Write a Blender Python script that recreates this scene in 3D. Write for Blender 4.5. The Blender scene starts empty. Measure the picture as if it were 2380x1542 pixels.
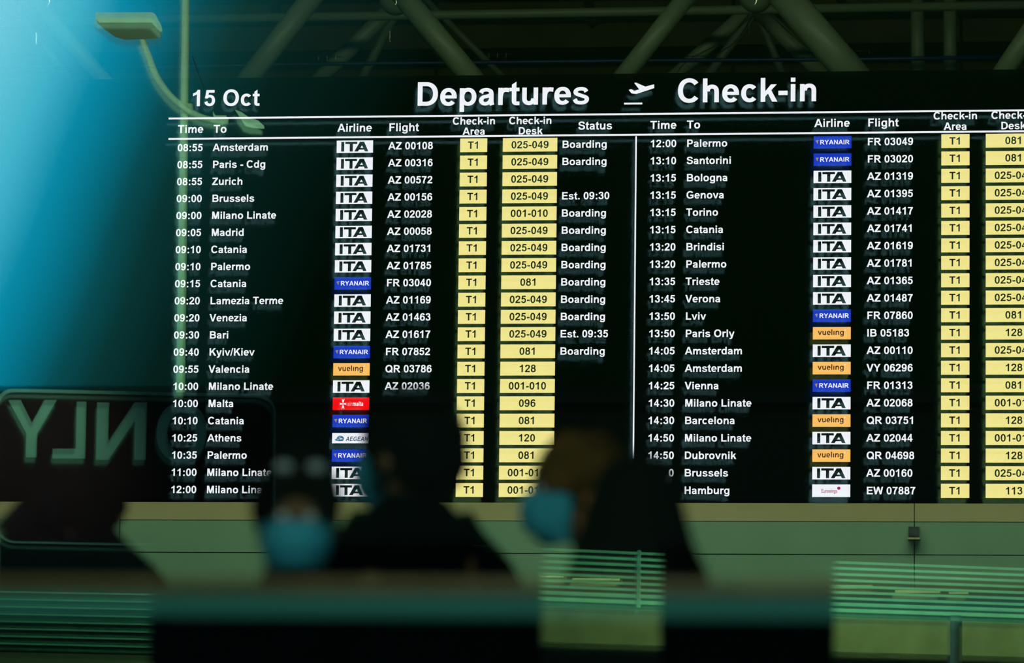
import bpy, bmesh, math, random
from mathutils import Vector, Matrix
random.seed(7)
C = bpy.context.scene.collection
SC = bpy.context.scene

# ------------------------------------------------------------------ camera
CAM = Vector((0, 0, 0.75))
FPX, YAW, PITCH, ROLL = 10511.6, math.radians(-7.78514), math.radians(6.18024), math.radians(0.66204)
cy_, sy_, cp_, sp_ = math.cos(YAW), math.sin(YAW), math.cos(PITCH), math.sin(PITCH)
FW = Vector((sy_*cp_, cy_*cp_, sp_)); RT0 = Vector((cy_, -sy_, 0)); UP0 = RT0.cross(FW)
RT = RT0*math.cos(ROLL) + UP0*math.sin(ROLL); UP = -RT0*math.sin(ROLL) + UP0*math.cos(ROLL)
cam = bpy.data.cameras.new('camera'); camo = bpy.data.objects.new('camera', cam); C.objects.link(camo)
camo.matrix_world = Matrix(((RT.x, UP.x, -FW.x, CAM.x), (RT.y, UP.y, -FW.y, CAM.y), (RT.z, UP.z, -FW.z, CAM.z), (0, 0, 0, 1)))
cam.sensor_width = 36; cam.lens = FPX/2380*36; cam.clip_start = 0.1; cam.clip_end = 400
cam.dof.use_dof = True; cam.dof.focus_distance = 36.2; cam.dof.aperture_fstop = 2.7
SC.camera = camo

# ------------------------------------------------------------------ sky, sun, large lights, exposure
SC.view_settings.view_transform = 'Standard'; SC.view_settings.look = 'None'
SC.view_settings.exposure = 0.0; SC.view_settings.gamma = 1.0; SC.view_settings.use_curve_mapping = False
SC.cycles.max_bounces = 8; SC.cycles.glossy_bounces = 4; SC.cycles.transparent_max_bounces = 16; SC.cycles.diffuse_bounces = 2
SC.cycles.blur_glossy = 0.0; SC.cycles.sample_clamp_indirect = 0.0
wd = bpy.data.worlds.new('evening_sky'); SC.world = wd; wd.use_nodes = True
nt = wd.node_tree; nt.nodes.clear()
tc = nt.nodes.new('ShaderNodeTexCoord')
# clear blue-cyan sky to one side; the soft dark side is made up for a body near the camera
dp = nt.nodes.new('ShaderNodeVectorMath'); dp.operation = 'DOT_PRODUCT'; dp.inputs[1].default_value = (1.0, 0.0, -0.40)
nt.links.new(tc.outputs['Generated'], dp.inputs[0])
nz = nt.nodes.new('ShaderNodeTexNoise'); nz.inputs['Scale'].default_value = 6; nz.inputs['Detail'].default_value = 2
nt.links.new(tc.outputs['Generated'], nz.inputs['Vector'])
ad = nt.nodes.new('ShaderNodeMath'); ad.operation = 'MULTIPLY_ADD'; ad.inputs[1].default_value = 0.03; nt.links.new(nz.outputs['Fac'], ad.inputs[0]); nt.links.new(dp.outputs['Value'], ad.inputs[2])
mr = nt.nodes.new('ShaderNodeMapRange'); mr.inputs['From Min'].default_value = -0.304; mr.inputs['From Max'].default_value = -0.204
sx_ = nt.nodes.new('ShaderNodeSeparateXYZ'); nt.links.new(tc.outputs['Generated'], sx_.inputs[0])
ov = nt.nodes.new('ShaderNodeMapRange'); ov.inputs['From Min'].default_value = 0.3; ov.inputs['From Max'].default_value = 0.8; ov.inputs['To Min'].default_value = 0.0; ov.inputs['To Max'].default_value = 0.9  # added darkening overhead, keeps skylight off the sign letters
nt.links.new(sx_.outputs['Z'], ov.inputs['Value'])
a2 = nt.nodes.new('ShaderNodeMath'); a2.operation = 'ADD'; nt.links.new(ad.outputs[0], a2.inputs[0]); nt.links.new(ov.outputs[0], a2.inputs[1])
nt.links.new(a2.outputs[0], mr.inputs['Value'])
cr = nt.nodes.new('ShaderNodeValToRGB'); nt.links.new(mr.outputs[0], cr.inputs[0])
SKY_STOPS = [(0.0, (1.0, 2.1, 2.75)), (0.19, (0.28, 1.48, 2.1)), (0.29, (0.013, 0.83, 1.36)), (0.39, (0.007, 0.49, 0.76)), (0.47, (0.011, 0.225, 0.29)), (0.56, (0.012, 0.11, 0.11)), (0.69, (0.007, 0.045, 0.04)), (1.0, (0.0, 0.007, 0.002))]
el = cr.color_ramp.elements
el[0].position, el[1].position = SKY_STOPS[0][0], SKY_STOPS[-1][0]
for p, c in SKY_STOPS[1:-1]: el.new(p)
for e, (p, c) in zip(sorted(el, key=lambda e: e.position), SKY_STOPS): e.color = (*[v/4 for v in c], 1)
bgn = nt.nodes.new('ShaderNodeBackground'); bgn.inputs['Strength'].default_value = 3.3
nt.links.new(cr.outputs[0], bgn.inputs['Color'])
wo = nt.nodes.new('ShaderNodeOutputWorld'); nt.links.new(bgn.outputs[0], wo.inputs['Surface'])

def aim(o, d): o.rotation_euler = Vector(d).to_track_quat('-Z', 'Y').to_euler()
def light(name, kind, loc, d, power, color, size=None, size_y=None, **k):
    l = bpy.data.lights.new(name, kind); l.energy = power; l.color = color
    if kind == 'AREA':
        l.size = size; l.shape = 'RECTANGLE' if size_y else 'SQUARE'
        if size_y: l.size_y = size_y
    for a, v in k.items(): setattr(l, a, v)
    o = bpy.data.objects.new(name, l); C.objects.link(o); o.location = loc; aim(o, d); return o
# low sun that comes over the terminal roof and catches the street lamp outside
light('sun', 'SUN', (0, 60, 60), (-0.12, -1, -0.198), 2.2, (1.0, 1.0, 0.76), angle=math.radians(4.6))
# hall lighting
light('hall_wall_light', 'AREA', (-4, 31, 10.5), (0, 0.48, -1), 900, (0.86, 1.0, 0.62), 14, 1.5)
light('truss_light', 'AREA', (-4, 40.5, 1.2), (0, 0.12, 1), 24, (0.55, 1.0, 0.45), 16, 1.0)
# unseen lights added outside: one fades across the sign, one brightens the footbridge bars
light('sign_light', 'SPOT', (-7.5, -22.3, 4.4), (0.0, -1.7, -1.2), 300, (0.7, 1.0, 0.75), spot_size=math.radians(56), spot_blend=1.0, shadow_soft_size=0.1)
light('bridge_light', 'AREA', (-3.3, -25.2, 6.2), (.03, -1.0, -0.75), 1380, (0.62, 1.0, 0.55), 5, 0.5)
# unseen fill light added to brighten the masks and balustrade
light('entrance_light', 'AREA', (-1.2, 3.8, 4.6), (0, 1, -0.52), 260, (0.72, 1.0, 0.92), 3.0, 0.5)

# ------------------------------------------------------------------ helpers
YG = 3.0                                    # plane of the glass front
YB = 36.0                                   # plane of the departures screen
def U(px, py, y):                           # point at depth y seen at a place in the frame
    d = FW + RT*((px-1190)/FPX) + UP*((771-py)/FPX); return CAM + d*(y/d.y)
def R(px, py, y):                           # the same for things outside that the glass mirrors
    p = U(px, py, y); return Vector((p.x, 2*YG-p.y, p.z))
def RZ(px, py, z):                          # mirrored point of known height z
    d = FW + RT*((px-1190)/FPX) + UP*((771-py)/FPX); p = CAM + d*((z-CAM.z)/d.z); return Vector((p.x, 2*YG-p.y, p.z))

def mat(name, col, rough=0.6, metal=0.0, noise=0.0, scale=8.0, bump=0.0, emis=None, spec=0.3):
    m = bpy.data.materials.new(name); m.use_nodes = True; t = m.node_tree; p = t.nodes['Principled BSDF']
    p.inputs['Base Color'].default_value = (*col, 1); p.inputs['Roughness'].default_value = rough
    p.inputs['Metallic'].default_value = metal; p.inputs['Specular IOR Level'].default_value = spec
    if noise or bump:
        co = t.nodes.new('ShaderNodeTexCoord'); n = t.nodes.new('ShaderNodeTexNoise'); n.inputs['Scale'].default_value = scale; n.inputs['Detail'].default_value = 5
        t.links.new(co.outputs['Object'], n.inputs['Vector'])
        if noise:
            r = t.nodes.new('ShaderNodeValToRGB'); r.color_ramp.elements[0].color = (*[c*(1-noise) for c in col], 1); r.color_ramp.elements[1].color = (*[min(1, c*(1+noise)) for c in col], 1)
            r.color_ramp.elements[0].position = .3; r.color_ramp.elements[1].position = .7
            t.links.new(n.outputs['Fac'], r.inputs[0]); t.links.new(r.outputs[0], p.inputs['Base Color'])
        if bump:
            b = t.nodes.new('ShaderNodeBump'); b.inputs['Strength'].default_value = bump; b.inputs['Distance'].default_value = 0.01
            t.links.new(n.outputs['Fac'], b.inputs['Height']); t.links.new(b.outputs[0], p.inputs['Normal'])
    return m
def emit(name, col, s=1.0):
    m = bpy.data.materials.new(name); m.use_nodes = True; t = m.node_tree; t.nodes.clear()
    e = t.nodes.new('ShaderNodeEmission'); e.inputs[0].default_value = (*col, 1); e.inputs[1].default_value = s
    o = t.nodes.new('ShaderNodeOutputMaterial'); t.links.new(e.outputs[0], o.inputs[0]); m.cycles.emission_sampling = 'NONE'; return m
def led(name, col, s=1.0):                  # lit LED area with the fine horizontal scan rows of the screen
    m = emit(name, col, s); t = m.node_tree; e = t.nodes['Emission']
    co = t.nodes.new('ShaderNodeTexCoord'); w = t.nodes.new('ShaderNodeTexNoise'); mp = t.nodes.new('ShaderNodeMapping')
    mp.inputs['Scale'].default_value = (3, 3, 60); w.inputs['Scale'].default_value = 1.0; w.inputs['Detail'].default_value = 3
    t.links.new(co.outputs['Object'], mp.inputs[0]); t.links.new(mp.outputs[0], w.inputs['Vector'])
    r = t.nodes.new('ShaderNodeMapRange'); r.inputs['To Min'].default_value = 0.93*s; r.inputs['To Max'].default_value = 1.06*s
    t.links.new(w.outputs['Fac'], r.inputs[0]); t.links.new(r.outputs[0], e.inputs[1]); return m

def obj(name, bm, m=None, parent=None, smooth=False):
    me = bpy.data.meshes.new(name); bm.to_mesh(me); bm.free()
    for mm in (m if isinstance(m, (list, tuple)) else [m]):
        if mm: me.materials.append(mm)
    if smooth:
        for p in me.polygons: p.use_smooth = True
    o = bpy.data.objects.new(name, me); C.objects.link(o)
    if parent is not None: o.parent = parent; o.matrix_parent_inverse = Matrix.Translation(-Vector(parent.location) if parent.parent is None else Vector())
    return o
def thing(name, label, cat, loc=(0, 0, 0), group=None):
    o = bpy.data.objects.new(name, None); C.objects.link(o); o.location = loc; o.empty_display_size = .2
    return tag(o, label, cat, group)
def tag(o, label, cat=None, group=None, kind=None):
    if label: o['label'] = label
    if cat: o['category'] = cat
    if group: o['group'] = group
    if kind: o['kind'] = kind
    return o
def struct(name, bm, m, label=None, parent=None):
    o = obj(name, bm, m, parent)
    if parent is None: o['kind'] = 'structure'
    if label: o['label'] = label
    return o
def nb(): return bmesh.new()
def box(bm, a, b, mi=0):
    x0, y0, z0 = [min(p, q) for p, q in zip(a, b)]; x1, y1, z1 = [max(p, q) for p, q in zip(a, b)]
    v = [bm.verts.new(p) for p in ((x0,y0,z0),(x1,y0,z0),(x1,y1,z0),(x0,y1,z0),(x0,y0,z1),(x1,y0,z1),(x1,y1,z1),(x0,y1,z1))]
    for f in ((3,2,1,0),(4,5,6,7),(0,1,5,4),(1,2,6,5),(2,3,7,6),(3,0,4,7)):
        bm.faces.new([v[i] for i in f]).material_index = mi
    return v
def beam(bm, a, b, w, h, up=(0, 0, 1), mi=0):     # box along a line: w across, h along up
    a, b = Vector(a), Vector(b); d = (b-a).normalized(); s = d.cross(Vector(up)).normalized()*w/2; u = s.cross(d).normalized()*h/2
    v = [bm.verts.new(p + i*s + j*u) for p in (a, b) for i, j in ((-1,-1),(1,-1),(1,1),(-1,1))]
    for f in ((0,1,2,3),(7,6,5,4),(0,4,5,1),(1,5,6,2),(2,6,7,3),(3,7,4,0)): bm.faces.new([v[i] for i in f]).material_index = mi
    bmesh.ops.recalc_face_normals(bm, faces=bm.faces)
def tube(bm, pts, r, n=16, cap=True):
    pts = [Vector(p) for p in pts]; rs = r if isinstance(r, (list, tuple)) else [r]*len(pts); rings = []
    u = None
    for i, p in enumerate(pts):
        d = (pts[min(i+1, len(pts)-1)] - pts[max(i-1, 0)]).normalized()
        if u is None: u = d.cross(Vector((0, 0, 1)) if abs(d.z) < .9 else Vector((1, 0, 0))).normalized()
        u = (u - d*u.dot(d)).normalized(); w = d.cross(u)
        rings.append([bm.verts.new(p + (u*math.cos(2*math.pi*k/n) + w*math.sin(2*math.pi*k/n))*rs[i]) for k in range(n)])
    for a, b in zip(rings, rings[1:]):
        for k in range(n): bm.faces.new((a[k], a[(k+1)%n], b[(k+1)%n], b[k]))
    if cap: bm.faces.new(rings[0][::-1]); bm.faces.new(rings[-1])
    bmesh.ops.recalc_face_normals(bm, faces=bm.faces)
def catmull(P, n=6):
    out = []; Q = [P[0]] + list(P) + [P[-1]]
    for i in range(1, len(Q)-2):
        a, b, c, d = Q[i-1:i+3]
        for k in range(n):
            t = k/n; out.append(tuple(.5*(2*b[j] + (c[j]-a[j])*t + (2*a[j]-5*b[j]+4*c[j]-d[j])*t*t + (3*b[j]-a[j]-3*c[j]+d[j])*t**3) for j in range(len(b))))
    out.append(tuple(P[-1])); return out

# ------------------------------------------------------------------ bold grotesque lettering, outlines built from strokes (1000 units to the em)
def mx(g, c): return [('p', [(2*c-x, y) for x, y in e[1]]) for e in g]
def B_(*a): return ('b',)+a
def A_(*a): return ('a',)+a
def P_(*a): return ('p', list(a))
def S_(pts, wx=140, wy=114): return ('s', pts, wx, wy)
o_ring = lambda cx, rx=252: A_(cx, 259, rx, 271, 0, 360, 140, 114)
G = {
 '0': (556, [A_(278,353,239,365,0,360,142,116)]),
 '1': (556, [P_((279,719),(230,630),(80,560),(80,435),(254,520),(254,0),(393,0),(393,719))]),
 '2': (556, [S_([(108,495),(138,610),(272,661),(402,622),(436,520),(402,410),(300,300),(200,205),(130,100)]), B_(34,0,508,128)]),
 '3': (556, [S_([(106,525),(150,625),(268,662),(386,622),(412,530),(376,430),(245,388)]), S_([(245,396),(396,352),(440,215),(390,95),(268,53),(150,95),(100,205)])]),
 '4': (556, [B_(298,0,432,719), B_(30,145,524,264), P_((30,255),(316,719),(432,719),(298,512),(148,255))]),
 '5': (556, [B_(120,588,482,707), P_((120,707),(58,345),(182,326),(232,600)), S_([(118,378),(195,425),(288,436),(396,386),(438,240),(394,105),(272,52),(148,95),(100,195)])]),
 '6': (556, [A_(286,236,238,248,0,360,138,112), S_([(438,540),(398,632),(300,662),(185,610),(124,470),(112,300),(118,220)])]),
 '7': (556, [B_(44,588,512,707), S_([(462,650),(340,470),(262,260),(230,0)])]),
 '8': (556, [A_(277,528,212,191,0,360,134,106), A_(277,213,240,225,0,360,142,114)]),
 ':': (333, [B_(102,0,242,138), B_(102,381,242,519)]), '.': (278, [B_(72,0,212,138)]), '-': (333, [B_(36,190,310,326)]),
 '/': (278, [P_((-5,-12),(98,-12),(285,728),(180,728))]),
 'A': (722, [P_((2,0),(158,0),(361,560),(361,716),(280,716)), P_((720,0),(564,0),(361,560),(361,716),(442,716)), B_(190,160,532,282)]),
 'B': (722, [B_(73,0,220,716), B_(73,596,400,716), B_(73,306,410,424), B_(73,0,410,122), A_(395,510,245,206,-90,90,144,120), A_(405,212,272,212,-90,90,148,122)]),
 'C': (722, [A_(382,358,336,370,38,322,148,124)]),
 'D': (722, [B_(73,0,218,716), B_(73,594,330,716), B_(73,0,330,122), A_(328,358,358,358,-90,90,150,122)]),
 'E': (667, [B_(73,0,220,716), B_(73,594,615,716), B_(73,310,580,430), B_(73,0,630,122)]),
 'F': (611, [B_(73,0,220,716), B_(73,594,570,716), B_(73,300,522,420)]),
 'G': (778, [A_(395,358,350,370,38,292,148,124), P_((500,8),(715,105),(715,378),(575,378),(575,172),(480,132)), B_(405,260,715,380)]),
 'H': (722, [B_(73,0,220,716), B_(502,0,649,716), B_(73,300,649,424)]), 'I': (278, [B_(68,0,215,716)]),
 'K': (722, [B_(73,0,220,716), P_((215,205),(215,400),(500,716),(696,716)), P_((300,400),(405,500),(725,0),(535,0))]),
 'L': (611, [B_(75,0,222,710), B_(75,0,580,122)]),
 'M': (833, [B_(73,0,208,716), B_(625,0,760,716), P_((73,716),(275,716),(488,0),(345,0)), P_((760,716),(558,716),(345,0),(488,0))]),
 'N': (722, [B_(73,0,210,716), B_(512,0,650,716), P_((73,716),(215,716),(650,0),(508,0))]),
 'O': (778, [A_(389,358,346,370,0,360,150,124)]),
 'P': (667, [B_(73,0,220,716), B_(73,594,380,716), B_(73,253,380,375), A_(378,484,245,232,-90,90,146,122)]),
 'Q': (778, [A_(389,358,346,370,0,360,150,124), P_((430,180),(500,260),(745,40),(680,-45))]),
 'R': (722, [B_(73,0,220,716), B_(73,594,400,716), B_(73,296,400,416), A_(398,506,248,210,-90,90,146,120), P_((310,310),(460,330),(725,0),(545,0))]),
 'S': (667, [S_([(545,515),(500,620),(345,662),(190,622),(130,525),(175,430),(340,372),(510,318),(562,205),(500,95),(340,52),(175,95),(110,220)],148,120)]),
 'T': (611, [B_(22,594,590,716), B_(233,0,380,716)]),
 'U': (722, [B_(73,250,220,716), B_(502,250,649,716), A_(361,262,288,274,180,360,147,124)]),
 'V': (667, [P_((0,716),(158,716),(334,195),(334,0),(255,0)), P_((667,716),(509,716),(333,195),(333,0),(412,0))]),
 'W': (944, [P_((5,716),(153,716),(330,0),(180,0)), P_((180,0),(320,0),(545,716),(400,716)), P_((939,716),(791,716),(614,0),(764,0)), P_((764,0),(624,0),(399,716),(544,716))]),
 'Y': (667, [P_((0,716),(170,716),(334,430),(334,265),(260,300)), P_((667,716),(497,716),(333,430),(333,265),(407,300)), B_(260,0,407,310)]),
 'Z': (611, [B_(40,594,578,716), B_(20,0,590,122), P_((20,110),(205,110),(578,606),(390,606))]),
 'a': (556, [S_([(98,368),(150,444),(275,466),(385,425),(412,330),(414,110),(440,0)],138,106), S_([(412,314),(290,272),(165,238),(106,150),(150,66),(240,42),(350,85),(412,180)],138,104)]),
 'b': (611, [B_(66,0,203,716), o_ring(320)]), 'c': (556, [A_(292,259,250,271,40,320,142,116)]),
 'd': (611, [B_(408,0,545,716), o_ring(291)]), 'e': (556, [A_(283,259,250,271,-8,320,142,114), B_(130,212,532,308)]),
 'f': (333, [A_(300,560,172,168,90,180,137,112), B_(298,616,355,728), B_(128,0,265,565), B_(12,412,325,519)]),
 'g': (611, [B_(408,0,545,519), o_ring(291), S_([(477,60),(470,-60),(400,-140),(285,-158),(165,-130),(112,-50)],137,104)]),
 'h': (611, [B_(66,0,203,716), B_(408,0,545,330), A_(340,325,205,206,0,180,137,120)]),
 'i': (278, [B_(70,0,207,519), B_(70,588,207,716)]), 'l': (278, [B_(70,0,207,716)]),
 'k': (556, [B_(66,0,203,716), P_((198,150),(198,310),(370,519),(542,519)), P_((255,300),(352,395),(562,0),(402,0))]),
 'm': (889, [B_(66,0,203,519), B_(376,0,513,340), B_(687,0,824,340), A_(325,335,188,196,0,180,137,116), A_(636,335,188,196,0,180,137,116)]),
 'n': (611, [B_(66,0,203,519), B_(408,0,545,330), A_(340,325,205,206,0,180,137,120)]),
 'o': (611, [A_(305,259,264,271,0,360,146,118)]), 'p': (611, [B_(66,-198,203,519), o_ring(320)]),
 'r': (389, [B_(66,0,203,519), S_([(140,270),(170,385),(255,455),(392,448)],130,126)]),
 's': (556, [S_([(440,375),(392,443),(275,468),(165,440),(118,375),(150,315),(280,263),(420,213),(455,142),(400,68),(275,43),(150,68),(92,155)],132,106)]),
 't': (333, [P_((85,120),(222,120),(222,703),(85,612)), B_(12,412,315,519), A_(225,130,140,140,180,270,137,114), B_(224,-10,318,102)]),
 'u': (611, [B_(408,0,545,519), B_(66,189,203,519), A_(271,194,205,206,180,360,137,120)]),
 'v': (556, [P_((5,519),(150,519),(279,150),(279,0),(208,0)), P_((551,519),(406,519),(277,150),(277,0),(348,0))]),
 'w': (778, [P_((5,519),(143,519),(272,0),(145,0)), P_((145,0),(265,0),(440,519),(325,519)), P_((773,519),(635,519),(506,0),(633,0)), P_((633,0),(513,0),(338,519),(453,519))]),
 'y': (556, [P_((5,519),(152,519),(320,60),(215,-20)), S_([(478,519),(400,290),(320,60),(270,-80),(200,-140),(80,-150)],140,112)]),
 'z': (500, [B_(30,412,462,519), B_(20,0,478,112), P_((20,105),(190,105),(460,415),(285,415))]), ' ': (278, []),
}
G['9'] = (556, [A_(270,480,238,240,0,360,138,112), S_([(118,172),(158,80),(256,50),(371,102),(432,242),(444,412),(438,490)])])
G['j'] = G['i']
def arc_pts(cx, cy, rx, ry, a0, a1, n):
    out = []
    for k in range(n+1):
        t = math.radians(a0+(a1-a0)*k/n); c, s = math.cos(t), math.sin(t); e = 0.92
        out.append((cx+rx*math.copysign(abs(c)**e, c), cy+ry*math.copysign(abs(s)**e, s)))
    return out
GLY = {}
def glyph(ch, seg=20):
    if (ch, seg) in GLY: return GLY[(ch, seg)]
    polys = []
    for e in G[ch][1]:
        if e[0] == 'b': x0, y0, x1, y1 = e[1:]; polys.append([(x0,y0),(x1,y0),(x1,y1),(x0,y1)])
        elif e[0] == 'p': polys.append(e[1])
        elif e[0] == 'a':
            cx, cy, rx, ry, a0, a1, tx, ty = e[1:]; n = max(6, int(seg*(a1-a0)/360*1.6))
            o, i = arc_pts(cx, cy, rx, ry, a0, a1, n), arc_pts(cx, cy, max(rx-tx, .5), max(ry-ty, .5), a0, a1, n)
            for k in range(n): polys.append([o[k], o[k+1], i[k+1], i[k]])
        else:
            pts, wx, wy = e[1:]; q = catmull(pts, 4 if seg < 24 else 8); L, Rr = [], []
            for k, p in enumerate(q):
                a, b = q[max(k-1, 0)], q[min(k+1, len(q)-1)]; dx, dy = b[0]-a[0], b[1]-a[1]; l = math.hypot(dx, dy) or 1; dx /= l; dy /= l
                w = math.hypot(wx*dy, wy*dx)/2; L.append((p[0]-dy*w, p[1]+dx*w)); Rr.append((p[0]+dy*w, p[1]-dx*w))
            for k in range(len(q)-1): polys.append([L[k], L[k+1], Rr[k+1], Rr[k]])
    GLY[(ch, seg)] = polys; return polys
def text_w(s, track=0): return sum(G[c][0]+track for c in s) - track
def text(bm, s, o, em, ux=(1, 0, 0), uz=(0, 0, 1), sx=1.0, mi=0, align='l', track=0, slant=0.0, seg=20, shrink=0.0):
    ux, uz, o = Vector(ux), Vector(uz), Vector(o); k = em/1000; x = 0
    w = text_w(s, track)
    if align == 'c': x = -w/2
    if align == 'r': x = -w
    for ch in s:
        for poly in glyph(ch, seg):
            try:
                f = bm.faces.new([bm.verts.new(o + ux*((x+px+slant*py)*k*sx) + uz*(py*k)) for px, py in poly]); f.material_index = mi
            except ValueError: pass
        x += G[ch][0] + track
def flat(bm, pts, mi=0):
    f = bm.faces.new([bm.verts.new(p) for p in pts]); f.material_index = mi; return f
def rect(bm, x0, x1, z0, z1, y, mi=0): flat(bm, [(x0,y,z0),(x1,y,z0),(x1,y,z1),(x0,y,z1)], mi)

# ------------------------------------------------------------------ materials
M = dict(
 floor=mat('polished_floor', (.05,.055,.05), .35, noise=.2, scale=1.5), wallp=mat('grey_green_wall_panel', (.24,.42,.32), .55, noise=.04, scale=3),
 cream=mat('cream_trim', (.52,.46,.27), .6, noise=.05, scale=3), dark=mat('dark_wall', (.02,.025,.02), .8),
 ceil=mat('brown_ceiling_panel', (.055,.045,.018), .8, noise=.25, scale=2), ceild=mat('dark_ceiling_gap', (.008,.01,.008), .9),
 truss=mat('pale_truss_paint', (.115,.15,.105), .45, noise=.06, scale=4), navy=mat('navy_pipe', (.004,.012,.07), .4), cable=mat('black_cable', (.01,.01,.01), .6),
 bare=mat('bright_metal', (.6,.62,.55), .25, metal=1), case=mat('screen_housing', (.002,.003,.0025), .9, spec=0), screen=mat('unlit_led_face', (.0012,.002,.0016), .9, spec=0),
 rail=mat('brown_handrail', (.13,.085,.035), .5, noise=.2, scale=9), cap=mat('teal_capping', (.024,.14,.115), .5), panel=mat('black_balustrade_panel', (.0008,.0014,.0014), .9, spec=0),
 asphalt=mat('asphalt', (.03,.035,.035), .9, noise=.3, scale=20, bump=.3), slatd=mat('teal_painted_bar', (.04,.13,.09), .6), concd=mat('shaded_concrete', (.035,.032,.016), .9), conc=mat('pale_concrete', (.66,.47,.22), .8, noise=.15, scale=5, bump=.2),  # slatd, concd: dark copies with the reflection's dimness put into the colour
 slat=mat('galvanised_bar', (.35,.65,.52), .5, noise=.1, scale=6), cab=mat('dark_cabinet', (.008,.014,.018), .7), lamp=mat('lamp_paint', (.52,.60,.42), .5, noise=.12, scale=6),
 lampd=mat('lamp_underside', (.085,.09,.045), .6), signp=mat('oxblood_sign_face', (.024,.0085,.010), .9, noise=.15, scale=3, spec=0), signl=mat('pale_sign_letters', (.14,.20,.145), .6),
 frame=mat('aluminium_mullion', (.10,.11,.11), .4, metal=.6), build=mat('dark_facade', (.004,.006,.005), .9, spec=0), lens=mat('camera_dome', (.01,.01,.012), .1),
)
TG = 1.98      # light from the screen loses this much in the glazing
E_white = emit('led_white', (0.88, 0.81, 0.93), TG); E_logo = led('led_white_field', (0.89, 0.82, 0.94), TG)
E_yel = led('led_yellow_field', (0.88, 0.70, 0.265), TG); E_blue = led('led_blue_field', (0.010, 0.036, 0.50), TG)
E_org = led('led_orange_field', (0.97, 0.47, 0.125), TG); E_red = led('led_red_field', (0.88, 0.003, 0.006), TG)
E_ink = mat('unlit_dark_glyph', (.006,.012,.009), .9, spec=0); E_brown = emit('led_brown_glyph', (.06,.008,.012), TG)
E_mag = emit('led_magenta_glyph', (.40,.01,.11), TG); E_navy = emit('led_navy_glyph', (.006,.02,.12), TG); E_teal = emit('led_teal_glyph', (.01,.12,.26), TG); E_gold = emit('led_gold_glyph', (.42,.28,.08), TG)
E_pink = emit('led_pale_red_glyph', (.85,.30,.30), TG)

def glazing(name, refl, tint, gloss, rough):
    m = bpy.data.materials.new(name); m.use_nodes = True; t = m.node_tree; t.nodes.clear()
    tr = t.nodes.new('ShaderNodeBsdfTransparent'); tr.inputs[0].default_value = (*tint, 1)
    g = t.nodes.new('ShaderNodeBsdfGlossy'); g.inputs['Color'].default_value = (*gloss, 1); g.inputs['Roughness'].default_value = rough
    mx_ = t.nodes.new('ShaderNodeMixShader'); mx_.inputs[0].default_value = refl; o = t.nodes.new('ShaderNodeOutputMaterial')
    t.links.new(tr.outputs[0], mx_.inputs[1]); t.links.new(g.outputs[0], mx_.inputs[2]); t.links.new(mx_.outputs[0], o.inputs[0]); return m
GL_A = glazing('coated_outer_glass', .24, (.99, 1, .99), (.70, 1, 1), 0.0)
GL_B = glazing('coated_inner_glass', .24, (.99, 1, .99), (.65, 1, 1), 0.011)
GL_0 = bpy.data.materials.new('clear_glass_edge'); GL_0.use_nodes = True; GL_0.node_tree.nodes.clear()
_t = GL_0.node_tree; _a = _t.nodes.new('ShaderNodeBsdfTransparent'); _a.inputs[0].default_value = (.93, .97, .94, 1); _o = _t.nodes.new('ShaderNodeOutputMaterial'); _t.links.new(_a.outputs[0], _o.inputs[0])

# ================================================================== SETTING
b = nb(); box(b, (-26, YG-.2, -.3), (16, 62, 0)); struct('floor', b, M['floor'], 'dark polished floor of the departures hall')
b = nb(); box(b, (-60, -90, -.3), (50, YG-.2, -.02)); struct('ground', b, M['asphalt'], 'dark asphalt forecourt outside the glass')
b = nb(); box(b, (-26, YG-.2, 13), (16, 62, 13.4)); struct('ceiling', b, M['ceild'], 'dark roof deck high above the hall')
b = nb(); box(b, (-26.3, YG, 0), (-26, 62, 13)); struct('wall_left', b, M['dark'])
b = nb(); box(b, (16, YG, 0), (16.3, 62, 13)); struct('wall_right', b, M['dark'])
b = nb(); box(b, (-26, 61.7, 0), (16, 62, 13)); struct('wall_far', b, M['dark'])

# glass front: two coated panes set a hair out of parallel, which doubles every bright shape
win = bpy.data.objects.new('window_1', None); C.objects.link(win); win.location = (-.6, YG, 0); win['kind'] = 'structure'; win['label'] = 'large double-glazed pane of the terminal front'
def pane(name, y, m_in, face, tilt=(0, 0)):
    b = nb(); v = box(b, (-2.6, y, .12), (2.6, y+.006, 3.4))
    b.faces.ensure_lookup_table()
    for f in b.faces: f.material_index = 1
    for f in b.faces:
        if abs(f.normal.y) > .9 or True:
            f.normal_update()
            if f.normal.y*face > .9: f.material_index = 0
    o = obj(name, b, [m_in, GL_0]); o.parent = win; o.location = (0, 0, 0); o.rotation_euler = (tilt[0], 0, tilt[1]); return o
b = nb()
WEDGE_V, WEDGE_H = -6.2e-4, 3.8e-4
pane('pane', 0.0, GL_A, 1)
p2 = pane('pane', 0.03, GL_B, -1)
# the inner pane leans about its middle
p2.rotation_euler = (WEDGE_V, 0, WEDGE_H)
b = nb()
for x in (-2.7, 2.7): box(b, (x-.1, -.08, 0), (x+.1, .12, 3.5))
box(b, (-2.6, -.08, 0), (2.6, .12, .12)); box(b, (-2.6, -.08, 3.4), (2.6, .12, 3.5))
fo = obj('window_frame', b, M['frame']); fo.parent = win
b = nb(); box(b, (-26, YG-.1, 0), (-3.4, YG+.1, 13)); box(b, (2.2, YG-.1, 0), (16, YG+.1, 13)); box(b, (-3.4, YG-.1, 3.5), (2.2, YG+.1, 13)); struct('wall_front', b, M['build'])

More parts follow.
